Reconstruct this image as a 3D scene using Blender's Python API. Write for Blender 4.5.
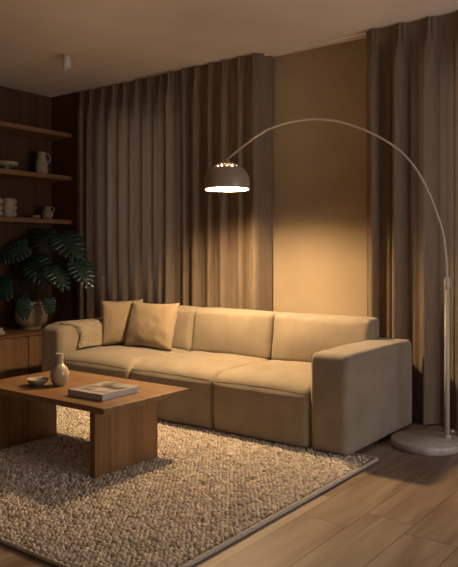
import bpy, bmesh, math, random
import numpy as np
from mathutils.bvhtree import BVHTree
from mathutils import Vector, Matrix, noise
S = bpy.context.scene
C = S.collection
for o in list(bpy.data.objects): bpy.data.objects.remove(o)
PI = math.pi
rnd = random.Random(7)

# ------------------------------------------------------------------ camera
cd = bpy.data.cameras.new('camera'); cam = bpy.data.objects.new('camera', cd); C.objects.link(cam)
cam.location = (0, 0, 1.15); cam.rotation_euler = (PI/2, 0, math.radians(37))
cd.sensor_fit = 'VERTICAL'; cd.sensor_height = 24.0; cd.lens = 24.0*685/567
cd.shift_y = -29.5/567; cd.clip_start = .05; cd.clip_end = 60
S.camera = cam
# ------------------------------------------------------------------ world (dim dusk) and exposure
W = bpy.data.worlds.new('world'); S.world = W; W.use_nodes = True
W.node_tree.nodes['Background'].inputs[0].default_value = (1.0, .90, .84, 1)
W.node_tree.nodes['Background'].inputs[1].default_value = .022
S.view_settings.view_transform = 'Standard'; S.view_settings.look = 'None'
S.view_settings.gamma = 1; S.view_settings.use_curve_mapping = False
S.view_settings.exposure = 0.0
def area(name, loc, rot, sx, sy, power, col):
    l = bpy.data.lights.new(name, 'AREA'); l.shape = 'RECTANGLE'; l.size = sx; l.size_y = sy
    l.energy = power; l.color = col
    o = bpy.data.objects.new(name, l); C.objects.link(o); o.location = loc; o.rotation_euler = rot
    return o
# last daylight behind the two curtained windows
area('dusk_window_light', (-4.55, 5.25, 1.6), (-PI/2, 0, 0), 1.3, 1.7, 13.0, (.96, .88, .84))
area('dusk_window_light', (-1.15, 5.25, 1.6), (-PI/2, 0, 0), 1.4, 1.7, 13.0, (.96, .88, .84))
# dusk through the big window on the right hand side of the room
area('side_window_light', (1.9, 2.9, 1.0), (0, PI/2, 0), 1.4, 2.0, 50.0, (.97, .93, .95))
# added warm fill behind the viewer, aimed up to bounce off the ceiling
area('ceiling_bounce_fill', (-1.2, -.9, 1.5), (PI, 0, 0), 1.2, 1.2, 20.0, (1.0, .82, .68))
LAMP_WATTS_EMIT = 1330.0
LAMP_COL = (1.0, .69, .36)

# ------------------------------------------------------------------ materials
def mat(name, col, rough=.6, col2=None, scale=8, stretch=(1,1,1), detail=4, bump=0, bscale=60, bstretch=None,
        spec=.4, sheen=0, metal=0, coat=0, lo=.35, hi=.65, trans=0, dist=0):
    m = bpy.data.materials.new(name); m.use_nodes = True
    N = m.node_tree.nodes; L = m.node_tree.links; b = N['Principled BSDF']
    b.inputs['Base Color'].default_value = (*col, 1); b.inputs['Roughness'].default_value = rough
    b.inputs['Specular IOR Level'].default_value = spec; b.inputs['Metallic'].default_value = metal
    b.inputs['Sheen Weight'].default_value = sheen; b.inputs['Coat Weight'].default_value = coat
    tc = N.new('ShaderNodeTexCoord')
    def nz(sc, st, det, d=0):
        mp = N.new('ShaderNodeMapping'); mp.inputs['Scale'].default_value = st
        L.new(tc.outputs['Object'], mp.inputs[0])
        n = N.new('ShaderNodeTexNoise'); n.inputs['Scale'].default_value = sc; n.inputs['Detail'].default_value = det
        n.inputs['Distortion'].default_value = d
        L.new(mp.outputs[0], n.inputs[0]); return n
    if col2:
        n = nz(scale, stretch, detail, dist); r = N.new('ShaderNodeValToRGB')
        r.color_ramp.elements[0].position = lo; r.color_ramp.elements[1].position = hi
        r.color_ramp.elements[0].color = (*col, 1); r.color_ramp.elements[1].color = (*col2, 1)
        L.new(n.outputs[0], r.inputs[0]); L.new(r.outputs[0], b.inputs['Base Color'])
    if bump:
        n = nz(bscale, bstretch or (1,1,1), 3); bp = N.new('ShaderNodeBump')
        bp.inputs['Strength'].default_value = bump; bp.inputs['Distance'].default_value = .01
        L.new(n.outputs[0], bp.inputs['Height']); L.new(bp.outputs[0], b.inputs['Normal'])
    if trans:
        t = N.new('ShaderNodeBsdfTranslucent'); t.inputs[0].default_value = (*(col2 or col), 1)
        mx = N.new('ShaderNodeMixShader'); mx.inputs[0].default_value = trans
        L.new(b.outputs[0], mx.inputs[1]); L.new(t.outputs[0], mx.inputs[2]); L.new(mx.outputs[0], N['Material Output'].inputs[0])
    return m
M = {}
M['plaster'] = mat('plaster', (.33,.25,.17), .9, (.38,.29,.195), 2.2, detail=6, bump=.12, bscale=14, spec=.15)
M['ceiling'] = mat('ceiling_paint', (.70,.61,.53), .9, (.76,.67,.58), 1.6, detail=5, bump=.05, bscale=20, spec=.15)
M['wallwood'] = mat('dark_walnut', (.072,.033,.014), .5, (.120,.058,.026), 5, (3,3,.22), 6, bump=.05, bscale=40, bstretch=(3,3,.15))
M['shelfwood'] = mat('shelf_walnut', (.20,.104,.050), .48, (.28,.150,.075), 5, (3,.22,3), 6, bump=.04, bscale=40, bstretch=(3,.15,3))
M['doorwood'] = mat('sideboard_oak', (.19,.105,.056), .5, (.28,.160,.088), 6, (5,5,.2), 6, bump=.05, bscale=40, bstretch=(3,3,.15))
M['tablewood'] = mat('table_oak', (.17,.090,.042), .42, (.25,.140,.068), 5, (.35,4,4), 6, bump=.03, bscale=40, bstretch=(.2,3,3), dist=.4)
M['legwood'] = mat('table_leg_oak', (.165,.080,.028), .45, (.25,.128,.047), 6, (5,5,.25), 6, bump=.03, bscale=40, bstretch=(3,3,.2))
M['sofa'] = mat('sofa_fabric', (.220,.172,.122), .82, (.265,.210,.150), 7, detail=5, bump=.10, bscale=260, spec=.2, sheen=.25)
M['seam'] = mat('sofa_piping', (.15,.115,.08), .85, spec=.2)
M['pillow'] = mat('pillow_linen', (.27,.200,.13), .85, (.32,.240,.155), 12, bump=.18, bscale=320, spec=.15, sheen=.2)
M['throw'] = mat('knit_throw', (.24,.19,.13), .9, (.35,.28,.20), 60, bump=.5, bscale=110, spec=.1, sheen=.3)
M['curtain'] = mat('curtain_linen', (.225,.162,.112), .9, (.285,.21,.15), 50, (1,1,.12), 4, bump=.12, bscale=160, bstretch=(1,1,.25), spec=.1, sheen=.15, trans=.33)
M['white'] = mat('white_ceramic', (.58,.52,.44), .45, (.66,.60,.52), 9, bump=.06, bscale=30)
M['glaze'] = mat('glazed_stoneware', (.33,.255,.175), .25, (.40,.315,.22), 6, coat=.4)
M['pottery'] = mat('pale_pottery', (.36,.29,.20), .7, (.44,.36,.26), 30, bump=.1, bscale=50)
M['clay'] = mat('speckled_clay', (.34,.27,.20), .6, (.16,.12,.09), 90, lo=.55, hi=.75, bump=.08, bscale=60)
M['claydark'] = mat('brown_clay', (.26,.19,.14), .7, (.34,.26,.19), 20, bump=.08, bscale=60)
M['metal'] = mat('warm_metal', (.62,.52,.42), .32, metal=1)
M['pole'] = mat('lamp_pole_paint', (.46,.40,.33), .45, (.50,.44,.37), 5)
M['shadeout'] = mat('lamp_shade_enamel', (.30,.235,.17), .28, coat=.35)
M['shadein'] = mat('lamp_shade_inside', (.85,.82,.76), .5)
M['marble'] = mat('travertine', (.36,.31,.25), .45, (.50,.45,.38), 6, (1,3,1), 8, dist=1.5)
M['black'] = mat('black_plastic', (.02,.018,.016), .6)
M['soil'] = mat('potting_soil', (.03,.02,.013), .95, bump=.6, bscale=60)
M['leaf'] = mat('monstera_leaf', (.010,.036,.022), .26, (.020,.060,.036), 10, spec=.6, coat=.2)
M['stem'] = mat('monstera_stem', (.035,.065,.025), .5)
M['paper'] = mat('book_pages', (.55,.50,.45), .8, (.42,.38,.34), 260, (.05,.05,5), 2)
M['cover'] = mat('book_board', (.34,.30,.29), .5)
M['rugbase'] = mat('rug_backing', (.10,.08,.06), .95)
M['rugedge'] = mat('rug_binding', (.36,.31,.25), .95, (.46,.40,.33), 90, bump=.5, bscale=120, spec=.1)
M['frame'] = mat('window_frame_paint', (.35,.33,.30), .5)
def m_rug():
    m = bpy.data.materials.new('rug_wool'); m.use_nodes = True; N = m.node_tree.nodes; L = m.node_tree.links
    b = N['Principled BSDF']; b.inputs['Roughness'].default_value = .95; b.inputs['Specular IOR Level'].default_value = .1
    a = N.new('ShaderNodeAttribute'); a.attribute_name = 'tone'
    r = N.new('ShaderNodeValToRGB'); r.color_ramp.elements[0].color = (.30,.25,.20,1); r.color_ramp.elements[1].color = (.80,.69,.57,1)
    L.new(a.outputs['Fac'], r.inputs[0]); L.new(r.outputs[0], b.inputs['Base Color'])
    tc = N.new('ShaderNodeTexCoord'); n = N.new('ShaderNodeTexNoise'); n.inputs['Scale'].default_value = 300
    bp = N.new('ShaderNodeBump'); bp.inputs['Strength'].default_value = .4; bp.inputs['Distance'].default_value = .004
    L.new(tc.outputs['Object'], n.inputs[0]); L.new(n.outputs[0], bp.inputs['Height']); L.new(bp.outputs[0], b.inputs['Normal'])
    return m
M['rug'] = m_rug()
def m_floor():
    m = bpy.data.materials.new('oak_planks'); m.use_nodes = True; N = m.node_tree.nodes; L = m.node_tree.links
    b = N['Principled BSDF']
    tc = N.new('ShaderNodeTexCoord'); sp = N.new('ShaderNodeSeparateXYZ'); L.new(tc.outputs['Object'], sp.inputs[0])
    def mth(op, a, c=None, d=None):
        n = N.new('ShaderNodeMath'); n.operation = op
        for i, v in enumerate((a, c, d)):
            if v is None: continue
            if hasattr(v, 'is_linked'): L.new(v, n.inputs[i])
            else: n.inputs[i].default_value = v
        return n.outputs[0]
    u = mth('DIVIDE', mth('ADD', sp.outputs['X'], 10.14), .22); row = mth('FLOOR', u); fu = mth('SUBTRACT', u, row)
    wn = N.new('ShaderNodeTexWhiteNoise'); wn.noise_dimensions = '1D'; L.new(row, wn.inputs['W'])
    v = mth('DIVIDE', mth('ADD', sp.outputs['Y'], mth('ADD', mth('MULTIPLY', wn.outputs[0], 2.1), 20.0)), 2.1)
    cell = mth('FLOOR', v); fv = mth('SUBTRACT', v, cell)
    cx = N.new('ShaderNodeCombineXYZ'); L.new(row, cx.inputs[0]); L.new(cell, cx.inputs[1])
    w2 = N.new('ShaderNodeTexWhiteNoise'); w2.noise_dimensions = '3D'; L.new(cx.outputs[0], w2.inputs['Vector'])
    mp = N.new('ShaderNodeMapping'); mp.inputs['Scale'].default_value = (5, .55, 1); L.new(tc.outputs['Object'], mp.inputs[0])
    off = N.new('ShaderNodeVectorMath'); off.operation = 'MULTIPLY_ADD'; off.inputs[1].default_value = (9,9,9)
    L.new(w2.outputs['Color'], off.inputs[0]); L.new(mp.outputs[0], off.inputs[2])
    n1 = N.new('ShaderNodeTexNoise'); n1.inputs['Scale'].default_value = 2.2; n1.inputs['Detail'].default_value = 8; n1.inputs['Distortion'].default_value = .8
    L.new(off.outputs[0], n1.inputs[0])
    r = N.new('ShaderNodeValToRGB'); e = r.color_ramp.elements
    e[0].position = .3; e[0].color = (.17,.112,.074,1); e[1].position = .72; e[1].color = (.33,.242,.175,1)
    L.new(mth('ADD', n1.outputs[0], mth('MULTIPLY', mth('SUBTRACT', w2.outputs[0], .5), .16)), r.inputs[0])
    # knots
    vo = N.new('ShaderNodeTexVoronoi'); vo.inputs['Scale'].default_value = 1.6; mp2 = N.new('ShaderNodeMapping'); mp2.inputs['Scale'].default_value = (1.6,1,1)
    L.new(tc.outputs['Object'], mp2.inputs[0]); L.new(mp2.outputs[0], vo.inputs[0])
    kr = N.new('ShaderNodeMapRange'); kr.inputs['From Min'].default_value = .0; kr.inputs['From Max'].default_value = .05; kr.inputs['To Min'].default_value = .55; kr.inputs['To Max'].default_value = 1
    L.new(vo.outputs['Distance'], kr.inputs[0])
    ex = mth('MINIMUM', fu, mth('SUBTRACT', 1.0, fu)); ey = mth('MINIMUM', fv, mth('SUBTRACT', 1.0, fv))
    gx = mth('GREATER_THAN', ex, .010); gy = mth('GREATER_THAN', ey, .0011)
    g = mth('ADD', mth('MULTIPLY', mth('MULTIPLY', gx, gy), .6), .4)
    k = mth('MULTIPLY', g, kr.outputs[0])
    vm = N.new('ShaderNodeVectorMath'); vm.operation = 'SCALE'; L.new(r.outputs[0], vm.inputs[0]); L.new(k, vm.inputs['Scale'])
    L.new(vm.outputs[0], b.inputs['Base Color'])
    L.new(mth('ADD', mth('MULTIPLY', n1.outputs[0], .15), .42), b.inputs['Roughness']); b.inputs['Specular IOR Level'].default_value = .3
    bp = N.new('ShaderNodeBump'); bp.inputs['Strength'].default_value = .25; bp.inputs['Distance'].default_value = .003
    L.new(mth('ADD', g, mth('MULTIPLY', n1.outputs[0], .3)), bp.inputs['Height']); L.new(bp.outputs[0], b.inputs['Normal'])
    return m
M['floor'] = m_floor()
def m_glass():
    m = bpy.data.materials.new('window_glass'); m.use_nodes = True; N = m.node_tree.nodes; L = m.node_tree.links
    t = N.new('ShaderNodeBsdfTransparent'); g = N.new('ShaderNodeBsdfGlossy'); g.inputs['Roughness'].default_value = .02
    mx = N.new('ShaderNodeMixShader'); mx.inputs[0].default_value = .08
    L.new(t.outputs[0], mx.inputs[1]); L.new(g.outputs[0], mx.inputs[2]); L.new(mx.outputs[0], N['Material Output'].inputs[0]); return m
M['glass'] = m_glass()
def m_emit(name, col, s):
    m = bpy.data.materials.new(name); m.use_nodes = True; N = m.node_tree.nodes; L = m.node_tree.links
    e = N.new('ShaderNodeEmission'); e.inputs[0].default_value = (*col, 1); e.inputs[1].default_value = s
    L.new(e.outputs[0], N['Material Output'].inputs[0]); return m
M['bulb'] = m_emit('glowing_bulb', LAMP_COL, LAMP_WATTS_EMIT)
def m_cover():
    m = mat('book_photo_cover', (.40,.37,.36), .35); N = m.node_tree.nodes; L = m.node_tree.links; b = N['Principled BSDF']
    tc = N.new('ShaderNodeTexCoord'); mp = N.new('ShaderNodeMapping'); mp.inputs['Scale'].default_value = (6, 9, 1); L.new(tc.outputs['Object'], mp.inputs[0])
    n = N.new('ShaderNodeTexNoise'); n.inputs['Scale'].default_value = 1.1; n.inputs['Detail'].default_value = 5; L.new(mp.outputs[0], n.inputs[0])
    r = N.new('ShaderNodeValToRGB'); e = r.color_ramp.elements; e[0].position = .42; e[0].color = (.07,.06,.06,1); e[1].position = .6; e[1].color = (.42,.37,.34,1)
    L.new(n.outputs[0], r.inputs[0]); L.new(r.outputs[0], b.inputs['Base Color']); return m
M['photo'] = m_cover()

# ------------------------------------------------------------------ helpers
def obj(name, bm, m, parent=None, smooth=True, loc=None):
    me = bpy.data.meshes.new(name)
    bmesh.ops.recalc_face_normals(bm, faces=bm.faces)
    bm.to_mesh(me); bm.free()
    ms = m if isinstance(m, (list, tuple)) else [m]
    for x in ms: me.materials.append(M[x])
    if smooth: me.shade_smooth()
    o = bpy.data.objects.new(name, me); C.objects.link(o)
    if parent: o.parent = parent
    if loc: o.location = loc
    return o
def thing(name, label, cat, loc=(0,0,0), rz=0, group=None):
    o = bpy.data.objects.new(name, None); C.objects.link(o); o.empty_display_size = .1
    o.location = loc; o.rotation_euler = (0,0,rz); return tag(o, label, cat, group)
def tag(o, label, cat, group=None):
    o['label'] = label; o['category'] = cat
    if group: o['group'] = group
    return o
def struct(o): o['kind'] = 'structure'; return o
def box(bm, x0, y0, z0, x1, y1, z1, bev=0, mi=0):
    r = bmesh.ops.create_cube(bm, size=1)
    vs = r['verts']
    bmesh.ops.scale(bm, vec=(x1-x0, y1-y0, z1-z0), verts=vs)
    bmesh.ops.translate(bm, vec=((x0+x1)/2, (y0+y1)/2, (z0+z1)/2), verts=vs)
    fs = set(f for v in vs for f in v.link_faces)
    for f in fs: f.material_index = mi
    if bev:
        es = list(set(e for v in vs for e in v.link_edges))
        bmesh.ops.bevel(bm, geom=es, offset=bev, segments=2, affect='EDGES', profile=.5)
    return bm
def bx(*a, **k): return box(bmesh.new(), *a, **k)
def lathe(prof, n=40, close=False, bm=None, ctr=(0,0,0)):
    bm = bm or bmesh.new(); rings = []
    for r, z in prof:
        if r < 1e-5: rings.append([bm.verts.new((ctr[0], ctr[1], ctr[2]+z))])
        else: rings.append([bm.verts.new((ctr[0]+r*math.cos(2*PI*i/n), ctr[1]+r*math.sin(2*PI*i/n), ctr[2]+z)) for i in range(n)])
    prs = list(zip(rings, rings[1:])) + ([(rings[-1], rings[0])] if close else [])
    for a, b in prs:
        for i in range(n):
            j = (i+1) % n
            if len(a) == 1 and len(b) == 1: continue
            if len(a) == 1: bm.faces.new((a[0], b[i], b[j]))
            elif len(b) == 1: bm.faces.new((a[i], b[0], a[j]))
            else: bm.faces.new((a[i], b[i], b[j], a[j]))
    return bm
def tube(pts, rad, n=10, bm=None, caps=True, flat=1.0):
    bm = bm or bmesh.new(); pts = [Vector(p) for p in pts]; K = len(pts); rings = []
    up = None
    for k, p in enumerate(pts):
        t = (pts[min(k+1, K-1)] - pts[max(k-1, 0)]).normalized()
        if up is None: up = Vector((0,0,1)) if abs(t.z) < .9 else Vector((1,0,0))
        s = t.cross(up)
        if s.length < 1e-4: s = t.orthogonal()
        s.normalize(); u = s.cross(t).normalized(); up = u
        r = rad[k] if isinstance(rad, (list, tuple)) else rad
        rings.append([bm.verts.new(p + r*(math.cos(2*PI*i/n)*s + flat*math.sin(2*PI*i/n)*u)) for i in range(n)])
    for a, b in zip(rings, rings[1:]):
        for i in range(n): bm.faces.new((a[i], a[(i+1)%n], b[(i+1)%n], b[i]))
    if caps: bm.faces.new(rings[0][::-1]); bm.faces.new(rings[-1])
    return bm
def smoothpts(P, n=8):
    P = [Vector(p) for p in P]; out = []
    for i in range(len(P)-1):
        a = P[max(i-1,0)]; b = P[i]; c = P[i+1]; d = P[min(i+2, len(P)-1)]
        for k in range(n):
            t = k/n
            out.append(.5*((2*b) + (c-a)*t + (2*a-5*b+4*c-d)*t*t + (3*b-a-3*c+d)*t**3))
    out.append(P[-1]); return out
def softbox(x0, y0, z0, x1, y1, z1, r, bulge=(0,0,0), seg=16, wr=0.0, seed=0, flatbottom=True, fn=None):
    """upholstered block: rounded box with puffed faces and faint wrinkles"""
    bm = bmesh.new(); bmesh.ops.create_cube(bm, size=2)
    bmesh.ops.subdivide_edges(bm, edges=bm.edges[:], cuts=seg, use_grid_fill=True)
    h = Vector(((x1-x0)/2, (y1-y0)/2, (z1-z0)/2)); c = Vector(((x0+x1)/2, (y0+y1)/2, (z0+z1)/2))
    rr = r if isinstance(r, (list, tuple)) else (r, r, r)
    for v in bm.verts:
        q = v.co.copy()
        # bias grid lines toward the edges so that the rounding is sampled well
        q = Vector([math.copysign(1-(1-abs(t))**1.7, t) for t in q])
        p = Vector((q.x*h.x, q.y*h.y, q.z*h.z))
        R_ = min(rr)
        inn = Vector([max(-(h[i]-R_), min(h[i]-R_, p[i])) for i in range(3)])
        d = p - inn
        if d.length > 1e-6:
            # rounded: push on the surface of radius R_
            mx = max(abs(d.x), abs(d.y), abs(d.z)); s = mx/ d.length
            p = inn + d*s
        f = [math.cos(PI/2*min(1, abs(q[i])))**.6 if abs(q[i]) < 1 else 0 for i in range(3)]
        if abs(q.z) > .999 or d.length > 0:
            pass
        wx = abs(p.x)/h.x; wy = abs(p.y)/h.y; wz = abs(p.z)/h.z
        px = f[1]*f[2]*bulge[0]*math.copysign(wx**6, p.x)
        py = f[0]*f[2]*bulge[1]*math.copysign(wy**6, p.y)
        pz = f[0]*f[1]*bulge[2]*(wz**6 if p.z > 0 else (0 if flatbottom else -wz**6))
        p += Vector((px, py, pz))
        if wr:
            g = p*5 + Vector((seed*3.1, seed*1.7, 0))
            nv = noise.noise(g) + .5*noise.noise(g*2.3)
            nd = Vector((p.x/h.x*wx**3, p.y/h.y*wy**3, (p.z/h.z)*wz**3))
            if nd.length > 0: p += nd.normalized()*nv*wr
        v.co = p + c
        if fn: v.co = fn(v.co)
    return bm

# ------------------------------------------------------------------ room shell
XL, YB, H = -5.66, 4.66, 2.75
struct(obj('floor', bx(XL-.1, -3.0, -.1, 2.0, YB+.2, 0), 'floor', smooth=False))
struct(obj('ceiling', bx(XL-.1, -3.0, H, 2.0, YB+.2, H+.12), 'ceiling', smooth=False))
struct(obj('wall_left', bx(XL-.12, -3.0, 0, XL, YB, H), 'wallwood', smooth=False))
bm = bmesh.new()
WIN = [(-5.00, -4.00), (-1.72, -.55)]; Z0, Z1 = .79, 2.40
xs = [XL-.12, WIN[0][0], WIN[0][1], WIN[1][0], WIN[1][1], 2.0]
box(bm, xs[0], YB, 0, xs[1], YB+.2, H); box(bm, xs[2], YB, 0, xs[3], YB+.2, H); box(bm, xs[4], YB, 0, xs[5], YB+.2, H)
for a, b in WIN:
    box(bm, a, YB, 0, b, YB+.2, Z0); box(bm, a, YB, Z1, b, YB+.2, H)
struct(obj('wall_back', bm, 'plaster', smooth=False))
for i, (a, b) in enumerate(WIN):
    w = bmesh.new(); t = .05
    box(w, a, YB+.08, Z0, a+t, YB+.14, Z1); box(w, b-t, YB+.08, Z0, b, YB+.14, Z1)
    box(w, a+t, YB+.08, Z0, b-t, YB+.14, Z0+t); box(w, a+t, YB+.08, Z1-t, b-t, YB+.14, Z1)
    box(w, (a+b)/2-.03, YB+.08, Z0+t, (a+b)/2+.03, YB+.14, Z1-t)
    f = struct(obj('window_%d' % (i+1), w, 'frame', smooth=False))
    obj('pane', bx(a+t, YB+.105, Z0+t, b-t, YB+.112, Z1-t), 'glass', f, smooth=False)
# walnut end panel closing the shelf niche
bm = bmesh.new(); box(bm, XL, 4.50, 0, -5.275, YB, H)
struct(obj('trim_1', bm, 'wallwood', smooth=False))
struct(obj('baseboard_back', bx(-5.27, YB-.014, 0, 2.0, YB, .07, bev=.003), 'plaster', smooth=False))

# ------------------------------------------------------------------ shelves and sideboard
SH = [2.345, 1.920, 1.487]
labs = ['dark walnut wall shelf, highest of three, standing empty',
        'dark walnut wall shelf in the middle, carrying a pitcher and a footed bowl',
        'dark walnut wall shelf, lowest of three, carrying lobed vases and small pots']
for z, lb in zip(SH, labs):
    o = obj('wall_shelf', bx(XL+.002, 1.6, z-.042, -5.34, 4.498, z, bev=.002), 'shelfwood', smooth=False)
    tag(o, lb, 'shelf', 'walnut wall shelves')
sb = thing('sideboard', 'long low wooden sideboard with vertical-grain doors under the shelves', 'sideboard', (-5.39, 3.2, 0))
X0, X1 = XL+.003, -5.15
def rel(bm, o):
    bmesh.ops.translate(bm, vec=-Vector(o.location), verts=bm.verts[:]); return bm
bm = bmesh.new(); box(bm, X0, 1.9, .06, X1, 4.40, .415); box(bm, X0, 1.95, 0, X1-.05, 4.38, .06)
obj('body', rel(bm, sb), 'wallwood', sb, smooth=False)
obj('top', rel(bx(X0, 1.88, .415, -5.125, 4.405, .44, bev=.002), sb), 'shelfwood', sb, smooth=False)
for a, b in ((1.91, 2.53), (2.536, 3.17), (3.176, 3.818), (3.824, 4.395)):
    obj('door', rel(bx(X1, a, .065, X1+.02, b, .411, bev=.002), sb), 'doorwood', sb, smooth=False)

# ------------------------------------------------------------------ curtains
def curtain(x0, x1, npl, seed, label, z0=.012, z1=2.744, yc=4.50, ret=0):
    r = random.Random(seed); nx = npl*34; zs = [0, .02, .05] + [.1+.1*i for i in range(24)] + [2.53, 2.56, 2.58, 2.60, 2.62, 2.64, 2.66, 2.68, 2.70, 2.715]
    zs = [z0 + (z-0)*(z1-z0)/2.715 for z in zs]
    amp = [.024+.018*r.random() for _ in range(2*npl+3)]; jit = [r.uniform(-.20, .20) for _ in range(2*npl+3)]
    bm = bmesh.new(); rows = []
    for z in zs:
        t = (z1 - z)/(z1-z0)                     # 0 at the header
        drop = min(1, max(0, (z1-.085-z)/.16)); drop = drop*drop*(3-2*drop)
        row = []
        for i in range(nx+1):
            u = i/nx*npl                        # pleat coordinate
            uu = u*2; k = int(uu); f = uu-k; f = f*f*(3-2*f)
            a = amp[k]*(1-f) + amp[min(k+1, len(amp)-1)]*f; j = jit[k]*(1-f)+jit[min(k+1, len(jit)-1)]*f
            uw = u + j*.35 + .010*math.sin(t*2.2+seed+u)*t
            w = (uw % 1) - .5
            # pinch pleat header: flat with a narrow triple fold at each pleat centre
            head = (-.046*math.exp(-(w/.15)**2)*(.72+.28*math.cos(w*2*PI/.13)) + .014)
            ph = 2*PI*(uw + .5); en = min(1, u/.4, (npl-u)/.4); q = .4+.6*min(1, t*3)
            body = en*(-a*math.cos(ph)*.8 - a*.55*math.cos(2*ph+j*5*q) - a*.28*math.cos(3*ph+j*9*q) + .004*math.sin(5*ph+seed+j*9))
            nn = noise.noise(Vector((u*1.7, t*2.0, seed)))*.010*t
            y = yc + head*(1-drop) + (body+nn)*drop
            rt = max(0, 1-min(u, npl-u)/.22) if ret else 0; rt = rt if (u > npl/2) == (ret > 0) else 0
            y += (YB-.025-y)*rt**1.5
            x = x0 + (x1-x0)*i/nx + .014*math.sin(2*ph)*drop
            row.append(bm.verts.new((x, min(y, YB-.03), z)))
        rows.append(row)
    for a, b in zip(rows, rows[1:]):
        for i in range(nx): bm.faces.new((a[i], a[i+1], b[i+1], b[i]))
    o = obj('curtain', bm, 'curtain')
    tag(o, label, 'curtain', 'floor-length pinch-pleated curtains'); return o
curtain(-5.272, -4.065, 8, 1, 'taupe pinch-pleated linen curtain beside the shelf niche, behind the monstera')
curtain(-4.095, -3.045, 7, 2, 'taupe pinch-pleated linen curtain behind the lamp shade and the scatter cushions', yc=4.478, ret=1)
curtain(-2.215, -.75, 7, 5, 'taupe pinch-pleated linen curtain at the right, behind the lamp pole', ret=-1)
bm = bmesh.new(); box(bm, -5.27, 4.535, 2.732, 1.95, 4.560, 2.749, bev=.003)
tag(obj('curtain_track', bm, 'ceiling', smooth=False), 'slim pale curtain track fixed to the ceiling along the back wall', 'curtain track')

# ------------------------------------------------------------------ ceiling spot
sp = thing('ceiling_spot', 'small pale cylindrical spotlight mounted on the ceiling, switched off', 'light', (-4.355, 3.615, H))
obj('housing', lathe([(0,0),(.036,0),(.036,-.112),(.031,-.115),(.029,-.112),(.029,-.09),(0,-.09)], 28), 'white', sp)
obj('canopy', lathe([(0,0),(.039,0),(.039,-.004),(0,-.004)], 28), 'white', sp)
obj('lens', lathe([(0,-.0905),(.0285,-.0905),(.027,-.097),(0,-.099)], 24), 'black', sp)

# ------------------------------------------------------------------ rug
RX0, RX1, RY0, RY1 = -4.75, -1.63, 1.63, 3.53
rug = thing('rug', 'chunky woven beige wool rug lying under the coffee table', 'rug', ((RX0+RX1)/2, (RY0+RY1)/2, 0))
ox, oy = rug.location.x, rug.location.y
obj('backing', bx(RX0-ox+.01, RY0-oy+.01, .001, RX1-ox-.01, RY1-oy-.01, .010), 'rugbase', rug, smooth=False)
def rug_pile():
    g = np.random.default_rng(3); px_, py_ = .0240, .0160
    nxr = int((RX1-RX0-.04)/px_); nyr = int((RY1-RY0-.04)/py_)
    I, J = np.meshgrid(np.arange(nxr), np.arange(nyr)); I = I.ravel(); J = J.ravel(); n = len(I)
    cx = RX0+.02+(I+.5+.5*(J % 2)*.9)*px_ + g.normal(0, .0030, n); cy = RY0+.02+(J+.5)*py_ + g.normal(0, .0020, n)
    yaw = np.where(J % 2 == 0, .42, -.42) + g.normal(0, .22, n); a = .0138*g.uniform(.85, 1.15, n); b = .0086*g.uniform(.85, 1.2, n); hh = .0150*g.uniform(.6, 1.35, n)
    tmpl = [(0,0,1)]; ns = 8
    for ph in (.62, 1.15, 1.65):
        for k in range(ns): t = 2*PI*k/ns; tmpl.append((math.sin(ph)*math.cos(t), math.sin(ph)*math.sin(t), math.cos(ph)))
    T = np.array(tmpl); nv = len(T)
    faces = [(0, 1+k, 1+(k+1) % ns) for k in range(ns)]; quads = []
    for q in range(2):
        for k in range(ns): s = 1+q*ns; quads.append((s+k, s+ns+k, s+ns+(k+1) % ns, s+(k+1) % ns))
    V = np.empty((n, nv, 3)); X = T[None,:,0]*a[:,None]; Y = T[None,:,1]*b[:,None]
    c, s = np.cos(yaw)[:,None], np.sin(yaw)[:,None]
    V[:,:,0] = cx[:,None]+X*c-Y*s-ox; V[:,:,1] = cy[:,None]+X*s+Y*c-oy; V[:,:,2] = .007 + T[None,:,2]*hh[:,None]
    me = bpy.data.meshes.new('pile'); me.vertices.add(n*nv); me.vertices.foreach_set('co', V.ravel())
    li = np.array([i for f in faces for i in f] + [i for f in quads for i in f]); per = len(li)
    loops = (li[None,:] + (np.arange(n)*nv)[:,None]).ravel(); me.loops.add(len(loops)); me.loops.foreach_set('vertex_index', loops)
    sz = np.array([3]*len(faces)+[4]*len(quads)); st = np.concatenate([[0], np.cumsum(sz)[:-1]])
    ps = (st[None,:] + (np.arange(n)*per)[:,None]).ravel(); me.polygons.add(len(ps)); me.polygons.foreach_set('loop_start', ps)
    me.update(calc_edges=True); me.validate(); me.shade_smooth()
    at = me.attributes.new('tone', 'FLOAT', 'POINT'); tone = np.clip(g.normal(.5, .22, n), 0, 1); at.data.foreach_set('value', np.repeat(tone, nv).astype(np.float32))
    me.materials.append(M['rug']); o = bpy.data.objects.new('pile', me); C.objects.link(o); o.parent = rug; o['kind'] = 'stuff'; return o
rug_pile()
bm = bmesh.new()
def braid(bm, p, q):
    p = Vector(p); q = Vector(q); L_ = (q-p).length; n = int(L_/.012); d = (q-p)/n; s = Vector((-d.y, d.x, 0)).normalized()
    pts = [p + d*i + s*.0018*math.sin(i*2.1) + Vector((0,0,.0015*math.sin(i*2.1+1.2))) for i in range(n+1)]
    tube(pts, [.0105+.0018*math.sin(i*2.1) for i in range(n+1)], 8, bm)
a_, b_, c_, d_ = (RX0-ox, RY0-oy, .012), (RX1-ox, RY0-oy, .012), (RX1-ox, RY1-oy, .012), (RX0-ox, RY1-oy, .012)
for p, q in ((a_, b_), (b_, c_), (c_, d_), (d_, a_)): braid(bm, p, q)
obj('edging', bm, 'rugedge', rug)

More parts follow.
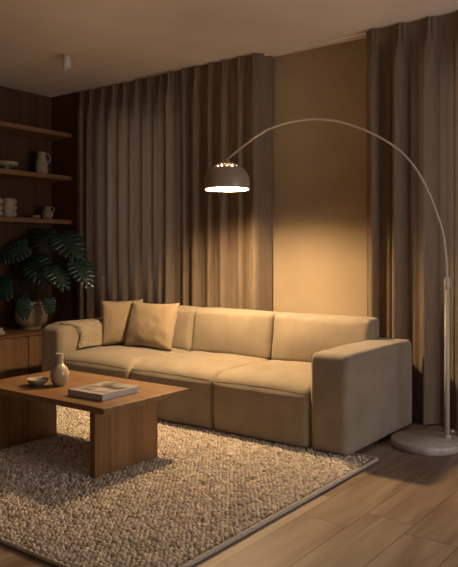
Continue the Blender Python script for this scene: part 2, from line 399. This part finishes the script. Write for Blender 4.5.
# ------------------------------------------------------------------ sofa
sofa = thing('sofa', 'long beige upholstered three-seat sofa with square arms in front of the curtains', 'sofa', (-3.115, 3.92, 0))
def S_(bm, name, m='sofa', par=None): return obj(name, rel(bm, sofa), m, par or sofa)
AX0, AL, S1, S2, AR, AX1 = -4.480, -4.215, -3.474, -2.729, -2.012, -1.762
YF, YK = 3.43, 4.36
for (a, b, sd) in ((AL, S1, 1), (S1, S2, 2), (S2, AR, 3)):
    def puff(p, a=a, b=b):
        # the seat crown rises softly behind the front seam
        if p.z > .12:
            t = (p.y-YF)/.14; t = max(0, min(1, t)); k = max(0, min(1, (p.z-.12)/.25)); p.z -= .048*(1-t)**2*k*k
        p.z = max(p.z, .029); return p
    sbm = softbox(a+.002, YF, .0, b-.002, 4.22, .392, .040, (0, .010, .020), 26, .004, sd, fn=puff)
    tree = BVHTree.FromBMesh(sbm); sp_ = []
    for k in range(31):
        x = a+.022+(b-a-.044)*k/30; h_ = tree.ray_cast(Vector((x, 3.0, .336+.006*math.sin(PI*k/30))), Vector((0,1,0)))
        if h_[0]: sp_.append(h_[0]+Vector((0,.0005,0)))
    cu = S_(sbm, 'seat_cushion'); S_(tube(sp_, .0026, 6), 'seam', 'seam', cu)
for (a, b, sd) in ((AL-.03, S1, 4), (S1, S2, 5), (S2, AR+.055, 6)):
    def lean(p):
        p.y += (p.z-.40)*.15; return p
    S_(softbox(a+.003, 4.098, .375, b-.003, 4.26, .722, .036, (0, .030, .006), 20, .005, sd, fn=lean), 'back_cushion')
S_(softbox(AL-.01, 4.28, .05, AR+.01, YK+.025, .655, .035, (0,.004,.004), 14, .002, 9), 'back_frame')
def flat(p): p.z = max(p.z, .029); return p
for (a, b, sd) in ((AX0, AL, 7), (AR, AX1, 8)):
    ar = S_(softbox(a, YF+.006, .0, b, YK+.02, .583, .062 if sd == 7 else .040, (.007, .006, .008), 20, .003, sd, fn=flat), 'arm')
    if sd == 7: continue
    r_ = .012
    yf, yb, zt = YF+.016, YK+.01, .577
    P = [(a+r_, yf+.006, .44), (a+r_, yf+.004, zt-.03), (a+.028, yf+.010, zt-.008), (b-.028, yf+.010, zt-.008), (b-r_, yf+.004, zt-.03), (b-r_, yf+.006, .44)]
    S_(tube(smoothpts(P, 8), .0024, 6), 'seam', 'seam', ar)
bm = bmesh.new()
for x in (-4.38, -1.86):
    for y in (3.60, 4.28): S_(lathe([(0,.0),(.022,.0),(.026,.052),(0,.052)], 16, ctr=(x, y, 0)), 'foot', 'black')
bm.free()

# scatter cushions
def pillow(name, loc, rot, w, hgt, th, label, seed):
    n = 26; bm = bmesh.new(); G = {}
    for side in (1, -1):
        for i in range(n+1):
            for j in range(n+1):
                u = -1+2*i/n; v = -1+2*j/n; edge = i in (0, n) or j in (0, n)
                if edge and side == -1: G[side, i, j] = G[1, i, j]; continue
                # concave sides, pointed corners
                px = u*(1-.075*(1-v*v)*abs(u)**2 ) ; pz = v*(1-.075*(1-u*u)*abs(v)**2)
                e = ((1-u*u)*(1-v*v))
                d = max(0, e)**.42
                wr = noise.noise(Vector((u*2.2+seed, v*2.2, side)))*.09 + noise.noise(Vector((u*5, v*5+seed, side)))*.04
                cw = .05*math.sin(9*(abs(u)-abs(v))+seed)*(abs(u*v))**1.2
                y = side*th/2*d*(1+wr) + cw*th*side*(0 if edge else 1)
                G[side, i, j] = bm.verts.new((px*w/2, y, pz*hgt/2 + hgt/2))
    for side in (1, -1):
        for i in range(n):
            for j in range(n):
                try: bm.faces.new((G[side,i,j], G[side,i+1,j], G[side,i+1,j+1], G[side,i,j+1]))
                except ValueError: pass
    o = obj(name, bm, 'pillow'); o.location = loc; o.rotation_euler = rot
    return tag(o, label, 'cushion', 'scatter cushions on the sofa')
pillow('scatter_cushion', (-3.755, 3.91, .404), (math.radians(-17), math.radians(-.5), math.radians(4)), .485, .378, .15,
       'square beige linen scatter cushion leaning on the sofa back, right one of two', 3)
pillow('scatter_cushion', (-4.050, 3.935, .410), (math.radians(-12), math.radians(-2), math.radians(40)), .35, .37, .12,
       'square beige linen scatter cushion beside the sofa throw, partly behind another', 8)

# knitted throw over the left arm
th = thing('throw_blanket', 'beige knitted throw with a fringed edge draped over the left sofa arm', 'blanket', (-4.30, 3.85, .60))
def throw_pt(s, y):
    """s runs across the arm: outer top -> inner side down to the seat"""
    prof = [(-4.475,.535),(-4.452,.572),(-4.41,.592),(-4.34,.597),(-4.265,.593),(-4.222,.573),(-4.202,.54),(-4.198,.49),(-4.196,.45),(-4.194,.412)]
    k = s*(len(prof)-1); i = min(int(k), len(prof)-2); f = k-i
    x = prof[i][0]*(1-f)+prof[i+1][0]*f; z = prof[i][1]*(1-f)+prof[i+1][1]*f
    return Vector((x, y, z))
bm = bmesh.new(); ns, ny = 44, 34; rows = []
def ystart(s): return 3.50 + .13*min(1, s*1.8)**1.2 + .012*math.sin(s*11)
for i in range(ns+1):
    s = i/ns; y0 = ystart(s); y1 = 4.07
    row = []
    for j in range(ny+1):
        t = j/ny; p = throw_pt(s, y0 + (y1-y0)*t)
        w = .004*math.sin(t*13+s*3)*s + .003*noise.noise(Vector((s*6, t*6, 2)))
        p += Vector((w+.001, 0, abs(w) if s < .6 else 0)); row.append(bm.verts.new(p - Vector(th.location)))
    rows.append(row)
for a, b in zip(rows, rows[1:]):
    for j in range(ny): bm.faces.new((a[j], a[j+1], b[j+1], b[j]))
o = obj('knit', bm, 'throw', th); md = o.modifiers.new('thick', 'SOLIDIFY'); md.thickness = .012; md.offset = 1
bm = bmesh.new()
pts = []
for i in range(60):
    s = i/59; p = throw_pt(s, ystart(s)); pts.append(p - Vector(th.location) + Vector((.006 if s > .5 else 0, -.001+.003*math.sin(i*2.3), .004 if s < .6 else 0)))
tube(pts, [.0095+.0025*math.sin(i*2.3) for i in range(60)], 8, bm)
for i in range(4, 60, 2):
    s = i/59; p = pts[i]; e = p + Vector((rnd.uniform(-.006,.006) if s < .5 else rnd.uniform(-.001,.002), -.030+rnd.uniform(-.008,.006), -.008 if s < .55 else -.012))
    tube([p, (p+e)/2+Vector((.002,0,.003)), e], [.0055,.0050,.0032], 6, bm)
obj('fringe', bm, 'throw', th)

# ------------------------------------------------------------------ arc lamp
PX, PY = -1.432, 4.078; LX, LY = -2.828, 3.730
lamp = thing('arc_floor_lamp', 'tall arc floor lamp with round stone base and domed shade hanging over the sofa', 'lamp', (-1.523, 3.985, 0))
lo = Vector(lamp.location)
bm = lathe([(0,0),(.200,0),(.207,.004),(.208,.040),(.203,.046),(0,.046)], 72); obj('base', bm, 'marble', lamp)
pc = Vector((PX, PY, 0)) - lo
pole = obj('pole', lathe([(0,.046),(.0150,.046),(.0150,.97),(0,.97)], 24, ctr=pc), 'pole', lamp)
obj('collar', lathe([(0,.046),(.022,.046),(.022,.060),(.014,.062),(0,.062)], 24, ctr=pc), 'pole', pole)
obj('joint', lathe([(0,.945),(.0175,.945),(.0185,.955),(.0185,1.0),(.012,1.012),(0,1.012)], 24, ctr=pc), 'pole', pole)
k_ = bmesh.new(); tube([pc+Vector((.018,.012,.085)), pc+Vector((.034,.022,.085))], .007, 10, k_); obj('knob', k_, 'pole', pole)
reach = math.hypot(LX-PX, LY-PY); D = Vector(((LX-PX)/reach, (LY-PY)/reach, 0))
arc = [(0,1.0),(.002,1.09),(.009,1.18),(.026,1.29),(.060,1.400),(.105,1.52),(.160,1.635),(.225,1.73),(.300,1.806),(.40,1.877),(.51,1.936),(.62,1.982),(.73,2.013),(.845,2.026),(.96,2.021),(1.07,2.002),(1.17,1.968),(1.27,1.911),(1.345,1.861),(reach-.004,1.799)]
pts = smoothpts([pc + D*s + Vector((0,0,z)) for s, z in arc], 5)
obj('arm', tube(pts, .0068, 12), 'pole', lamp)
sh = Vector((LX, LY, 1.590)) - lo       # centre of the rim
shade_root_tilt = Matrix.Rotation(math.radians(-.8), 4, Vector((.8, .6, 0))) @ Matrix.Diagonal((.97,.97,1,1))
def dome():
    bm = bmesh.new(); seg = 120; Rr = .160
    prof = [(.157,0),(.1600,.02),(.1610,.04),(.1600,.06),(.1565,.08),(.1500,.10),(.1405,.12),(.1260,.1385)]
    holes1 = (.1150,.1485),(.1075,.1545); holes2 = (.0930,.1638),(.0860,.1676); 
    prof += [holes1[0], holes1[1], (.1020,.1585), holes2[0], holes2[1], (.074,.1735),(.060,.1790),(.046,.1835),(.033,.1865),(.022,.1880)]
    i1 = prof.index(holes1[0]); i2 = prof.index(holes2[0])
    rings = [[bm.verts.new((r*math.cos(2*PI*i/seg), r*math.sin(2*PI*i/seg), z)) for i in range(seg)] for r, z in prof]
    for k in range(len(prof)-1):
        for i in range(seg):
            if k == i1 and i % 6 < 1: continue
            if k == i2 and (i+3) % 6 < 1: continue
            j = (i+1) % seg; bm.faces.new((rings[k][i], rings[k][j], rings[k+1][j], rings[k+1][i]))
    c = bm.verts.new((0,0,.1885))
    for i in range(seg): bm.faces.new((rings[-1][i], rings[-1][(i+1)%seg], c))
    return bm
bm = dome(); bmesh.ops.transform(bm, matrix=Matrix.Translation(sh) @ shade_root_tilt, verts=bm.verts[:])
o = shd = obj('lamp_shade', bm, ['shadeout', 'shadein'], lamp)
md = o.modifiers.new('wall', 'SOLIDIFY'); md.thickness = .0030; md.offset = -1; md.material_offset = 1; md.material_offset_rim = 0
obj('shade_cap', lathe([(0,.188),(.020,.188),(.020,.193),(.012,.198),(.009,.212),(0,.212)], 20, ctr=sh), 'metal', shd)
obj('socket', lathe([(0,.184),(.021,.184),(.021,.140),(.016,.130),(0,.130)], 20, ctr=sh), 'white', shd)
bm = bmesh.new(); bmesh.ops.create_uvsphere(bm, u_segments=24, v_segments=14, radius=.064)
bmesh.ops.translate(bm, vec=sh+Vector((0,0,.094)), verts=bm.verts[:]); obj('bulb', bm, 'bulb', shd)

# ------------------------------------------------------------------ coffee table
ct = thing('coffee_table', 'low rectangular brown wooden coffee table on two slab legs', 'table', (-3.10, 2.67, 0))
def T_(bm, n, m): return obj(n, rel(bm, ct), m, ct, smooth=False)
T_(bx(-3.66, 2.345, .350, -2.545, 2.995, .38, bev=.002), 'tabletop', 'tablewood')
T_(bx(-2.655, 2.350, .018, -2.615, 2.810, .350, bev=.002), 'leg', 'legwood')
T_(bx(-3.480, 2.360, .018, -3.435, 2.770, .350, bev=.002), 'leg', 'legwood')

# vase, bowl, book
v = obj('bottle_vase', lathe([(0,0),(.028,0),(.034,.004),(.047,.026),(.0535,.052),(.0545,.070),(.051,.090),(.042,.110),(.030,.122),(.0235,.128),(.0225,.136),(.0225,.176),(.0245,.186),(.0225,.189),(.0185,.180),(.0185,.136),(0,.12)], 40), 'glaze', loc=(-3.205, 2.605, .381))
tag(v, 'cream glazed round-bellied vase with narrow neck on the coffee table', 'vase')
bw = thing('small_bowl', 'small shallow stoneware bowl beside the bottle vase on the coffee table', 'bowl', (-3.315, 2.535, .381))
obj('body', lathe([(0,0),(.030,0),(.033,.004),(.050,.014),(.060,.026),(.064,.038),(.0615,.039),(.056,.028),(.044,.016),(.022,.010),(0,.009)], 40), 'clay', bw)
obj('foot_ring', lathe([(0,-.0005),(.031,-.0005),(.031,.004),(0,.004)], 30), 'claydark', bw)
q = [Vector(p) for p in ((-2.915, 2.420, 0), (-2.640, 2.425, 0), (-2.725, 2.745, 0), (-3.010, 2.745, 0))]
# book: a right-angled block turned a little on the table
bk = thing('art_book', 'thick hardcover picture book with a grey photo cover on the coffee table', 'book', (-2.815, 2.598, .381), math.radians(2))
hw, hl = .131, .146
obj('cover', bx(-hw, -hl, 0, hw, hl, .0035, bev=.001), 'cover', bk, smooth=False)
obj('pages', bx(-hw+.004, -hl+.004, .0035, hw-.004, hl-.004, .0305), 'paper', bk, smooth=False)
obj('cover', bx(-hw, -hl, .0305, hw, hl, .034, bev=.001), 'cover', bk, smooth=False)
obj('cover_photo', bx(-hw+.030, -hl+.045, .034, hw-.022, hl-.020, .0345), 'photo', bk, smooth=False)
obj('spine', bx(-hw-.002, -hl, 0, -hw+.0025, hl, .034, bev=.001), 'cover', bk, smooth=False)

# ------------------------------------------------------------------ shelf pottery
pb = thing('footed_bowl', 'pale footed stone bowl on the middle shelf at the frame edge', 'bowl', (-5.48, 3.838, SH[1]+.001))
obj('stem', lathe([(0,0),(.040,0),(.038,.006),(.022,.014),(.022,.032),(.04,.040),(0,.040)], 36), 'pottery', pb)
obj('bowl', lathe([(0,.036),(.070,.038),(.098,.050),(.106,.066),(.104,.082),(.098,.084),(.094,.070),(.070,.056),(0,.052)], 44), 'pottery', pb)
def handle(P, r, par, m): return obj('handle', tube(smoothpts(P, 6), r, 10), m, par)
jg = thing('pitcher', 'tall pale ceramic pitcher with a loop handle on the middle shelf', 'pitcher', (-5.48, 4.235, SH[1]+.001), math.radians(65))
obj('body', lathe([(0,0),(.050,0),(.056,.006),(.060,.04),(.060,.09),(.054,.135),(.043,.165),(.036,.185),(.036,.205),(.042,.222),(.039,.222),(.032,.205),(.032,.185),(0,.17)], 36), 'pottery', jg)
handle([(.034,0,.205),(.055,0,.210),(.078,0,.190),(.084,0,.160),(.074,0,.130),(.055,0,.118)], .0065, jg, 'pottery')
def lobed(x, y, label, rz):
    bm = lathe([(0,0),(.044,0),(.050,.006),(.052,.05),(.050,.10),(.052,.15),(.050,.178),(.045,.180),(.044,.150),(0,.14)], 32)
    for s in (0,):
        for kz in (.035, .092, .148):
            r = bmesh.ops.create_uvsphere(bm, u_segments=18, v_segments=12, radius=.030)
            bmesh.ops.translate(bm, vec=(.050, 0, kz), verts=r['verts'])
    o = obj('lobed_vase', bm, 'pottery', loc=(x, y, SH[2]+.001)); o.rotation_euler.z = rz
    return tag(o, label, 'vase', 'lobed vases on the lowest shelf')
lobed(-5.48, 3.855, 'pale vase with bubble lobes down its side, beside the small dark bowl', math.radians(50))
lobed(-5.49, 3.715, 'pale lobed vase cut off by the left frame edge on the lowest shelf', math.radians(50))
o = obj('small_cup', lathe([(0,0),(.028,0),(.032,.004),(.040,.018),(.043,.036),(.040,.037),(.036,.020),(0,.012)], 32), 'claydark', loc=(-5.47, 4.165, SH[2]+.001))
tag(o, 'small dark clay cup between the lobed vase and the little jug', 'cup')
sj = thing('small_jug', 'small round clay jug with a side handle near the shelf end', 'jug', (-5.48, 4.305, SH[2]+.001), math.radians(60))
obj('body', lathe([(0,0),(.036,0),(.044,.006),(.056,.035),(.056,.060),(.046,.085),(.030,.100),(.026,.112),(.032,.126),(.029,.126),(.022,.112),(.024,.100),(0,.09)], 36), 'claydark', sj)
handle([(.026,0,.116),(.046,0,.122),(.064,0,.108),(.064,0,.084),(.050,0,.070)], .006, sj, 'claydark')

# books on the sideboard
for k, (w_, z_, rz, lb) in enumerate(((.125, .4405, .04, 'pale slim book on the sideboard, under another book'), (.118, .4685, -.06, 'pale slim book on the sideboard, topmost of the pair'))):
    b = thing('book', lb, 'book', (-5.36, 3.50, z_), rz, 'books stacked on the sideboard')
    l_ = .155-.01*k
    obj('cover', bx(-w_, -l_, 0, w_, l_, .003), 'white', b, smooth=False)
    obj('pages', bx(-w_+.004, -l_+.004, .003, w_-.004, l_-.004, .024), 'paper', b, smooth=False)
    obj('cover', bx(-w_, -l_, .024, w_, l_, .027), 'white', b, smooth=False)

# ------------------------------------------------------------------ monstera
PT = Vector((-5.39, 4.05, .441))
pl = thing('potted_monstera', 'large potted monstera with dark split leaves in a white pot on the sideboard', 'plant', PT)
obj('pot', lathe([(0,0),(.088,0),(.092,.006),(.092,.026),(.098,.034),(.130,.052),(.147,.085),(.150,.13),(.147,.20),(.146,.262),(.141,.265),(.137,.262),(.137,.235),(0,.230)], 56), 'pottery', pl)
obj('soil', lathe([(0,.236),(.07,.242),(.136,.236)], 40), 'soil', pl)
def leaf(pos, direc, nrm, L_, seed, m='leaf', slit=True, droop=.35):
    """heart shaped blade: a ribbed strip each side of the midrib, cut in lobes toward the margin"""
    r = random.Random(seed); d = Vector(direc).normalized(); n = Vector(nrm); n = (n - d*n.dot(d)).normalized(); s = d.cross(n)
    bm = bmesh.new(); NL = 7
    def P(u, w, lift=0):   # u along midrib, w signed sideways, in leaf lengths
        z = -droop*(u-.25)**2*.9 - .55*w*w + .10*abs(w) + lift
        return Vector(pos) + L_*(d*(u-.12) + s*w + n*z)
    def half(u):            # heart outline half width
        u = max(0, min(1, u)); return .45*(math.sin(PI*min(1, u**.62)))**.75 + .02*(1-u)
    for sg in (-1, 1):
        M_ = []
        K = NL*4
        # inner solid strip
        inn = []
        for k in range(K+1):
            u = k/K*.96; w = half(u*.95+.03)*.26
            inn.append((P(u, 0), P(u+.04, sg*w*.5, .008), P(u+.08*(1-u), sg*w, .0)))
        g = [[bm.verts.new(p) for p in row] for row in inn]
        for a, b in zip(g, g[1:]):
            for j in range(2): bm.faces.new((a[j], a[j+1], b[j+1], b[j]))
        for l in range(NL):
            k0 = l*4; u0 = k0/K; um = (k0+2)/K; gap = slit and (l not in (0,))
            base = [g[k0+i][2] for i in range(5)]
            steps = [(.45,.0),(.66,.0),(.86,.0),(1.0,.0)]; prev = base
            for si, (fr, _) in enumerate(steps):
                row = []
                for i in range(5):
                    uu = (k0+i)/K*.96; sweep = .16*fr*(1.2*uu) - (.16*(1-uu)**3)*fr
                    hw_ = half(uu*.95+.03)*fr
                    if gap: 
                        c_ = um*.96; pinch = .74 - .10*max(0, fr-.5) ; uu = c_ + (uu-c_)*pinch
                    if si == 3 and gap: hw_ *= (1 - .10*abs(i-2)**1.5/2.8)
                    row.append(bm.verts.new(P(uu+sweep+.04, sg*hw_, .022*(1-abs(i-2)/2)*(1 if gap else .4) )))
                for i in range(4): bm.faces.new((prev[i], prev[i+1], row[i+1], row[i]))
                prev = row
        # rear lobe of the heart
        a0 = [g[0][0], g[0][1], g[0][2]]
        arc_ = [bm.verts.new(P(.02-.13*math.sin(t), sg*(.02+.17*(1-math.cos(t))))) for t in (.3, .9, 1.6, 2.3)]
        bm.faces.new((a0[0], arc_[0], arc_[1], a0[1])); bm.faces.new((a0[1], arc_[1], arc_[2], a0[2])); 
    bmesh.ops.translate(bm, vec=-PT, verts=bm.verts[:])
    bmesh.ops.remove_doubles(bm, verts=bm.verts[:], dist=.0004)
    o = obj('leaf', bm, m, pl); md = o.modifiers.new('thick', 'SOLIDIFY'); md.thickness = .0016
    base = Vector(pos) - L_*.12*d - n*L_*.02
    root = PT + Vector((r.uniform(-.04,.04), r.uniform(-.04,.04), .238)); mid = root*.45 + base*.55 + Vector((0,0,.07+.05*r.random())); mid.x = mid.x*.9 + root.x*.1
    obj('stem', tube([p - PT for p in smoothpts([root, root*.72+base*.28+Vector((0,0,.07)), mid, base], 7)], [.0060-.0026*i/21 for i in range(22)], 8), 'stem', pl)
vd = Vector((.62,-.78,0))          # towards the room
LV = [ # stalk end, run to the tip, facing, length
 ((-5.42,3.99,1.216), (-0.137, -0.22, -0.14), (0.62, -0.7, 0.45), 0.335, 1),
 ((-5.383,4.2,1.352), (0.139, -0.12, -0.277), (0.66, -0.74, 0.15), 0.378, 2),
 ((-5.020,4.12,1.316), (0.351, -0.02, -0.237), (0.85, -0.45, 0.40), 0.46, 3),
 ((-4.789,4.1,1.069), (0.221, -0.02, -0.217), (0.88, -0.42, 0.38), 0.353, 4),
 ((-4.998,4.0,1.032), (0.241, -0.04, -0.19), (0.85, -0.48, 0.42), 0.352, 5),
 ((-5.261,3.98,1.085), (0.277, -0.08, -0.212), (0.5, -0.75, 0.45), 0.407, 6),
 ((-5.557,3.8,0.899), (0.239, -0.06, -0.155), (0.66, -0.74, 0.1), 0.331, 7),
 ((-5.235,3.84,0.724), (0.042, -0.02, -0.145), (0.62, -0.78, 0.05), 0.173, 8),
 ((-5.044,3.98,0.733), (0.027, -0.01, -0.134), (0.72, -0.66, 0.2), 0.156, 9),
 ((-5.457,4.06,1.112), (0.019, -0.06, -0.245), (0.55, -0.8, 0.1), 0.287, 10),
 ((-5.507,4.12,1.285), (-0.085, -0.12, -0.001), (0.5, -0.6, 0.6), 0.167, 11),
]
for i, (p, d, n, L_, sd) in enumerate(LV): leaf(p, d, n, L_*({7: .72, 8: .95, 9: .90}.get(sd, .74)), sd, slit=(sd not in (8, 7)))
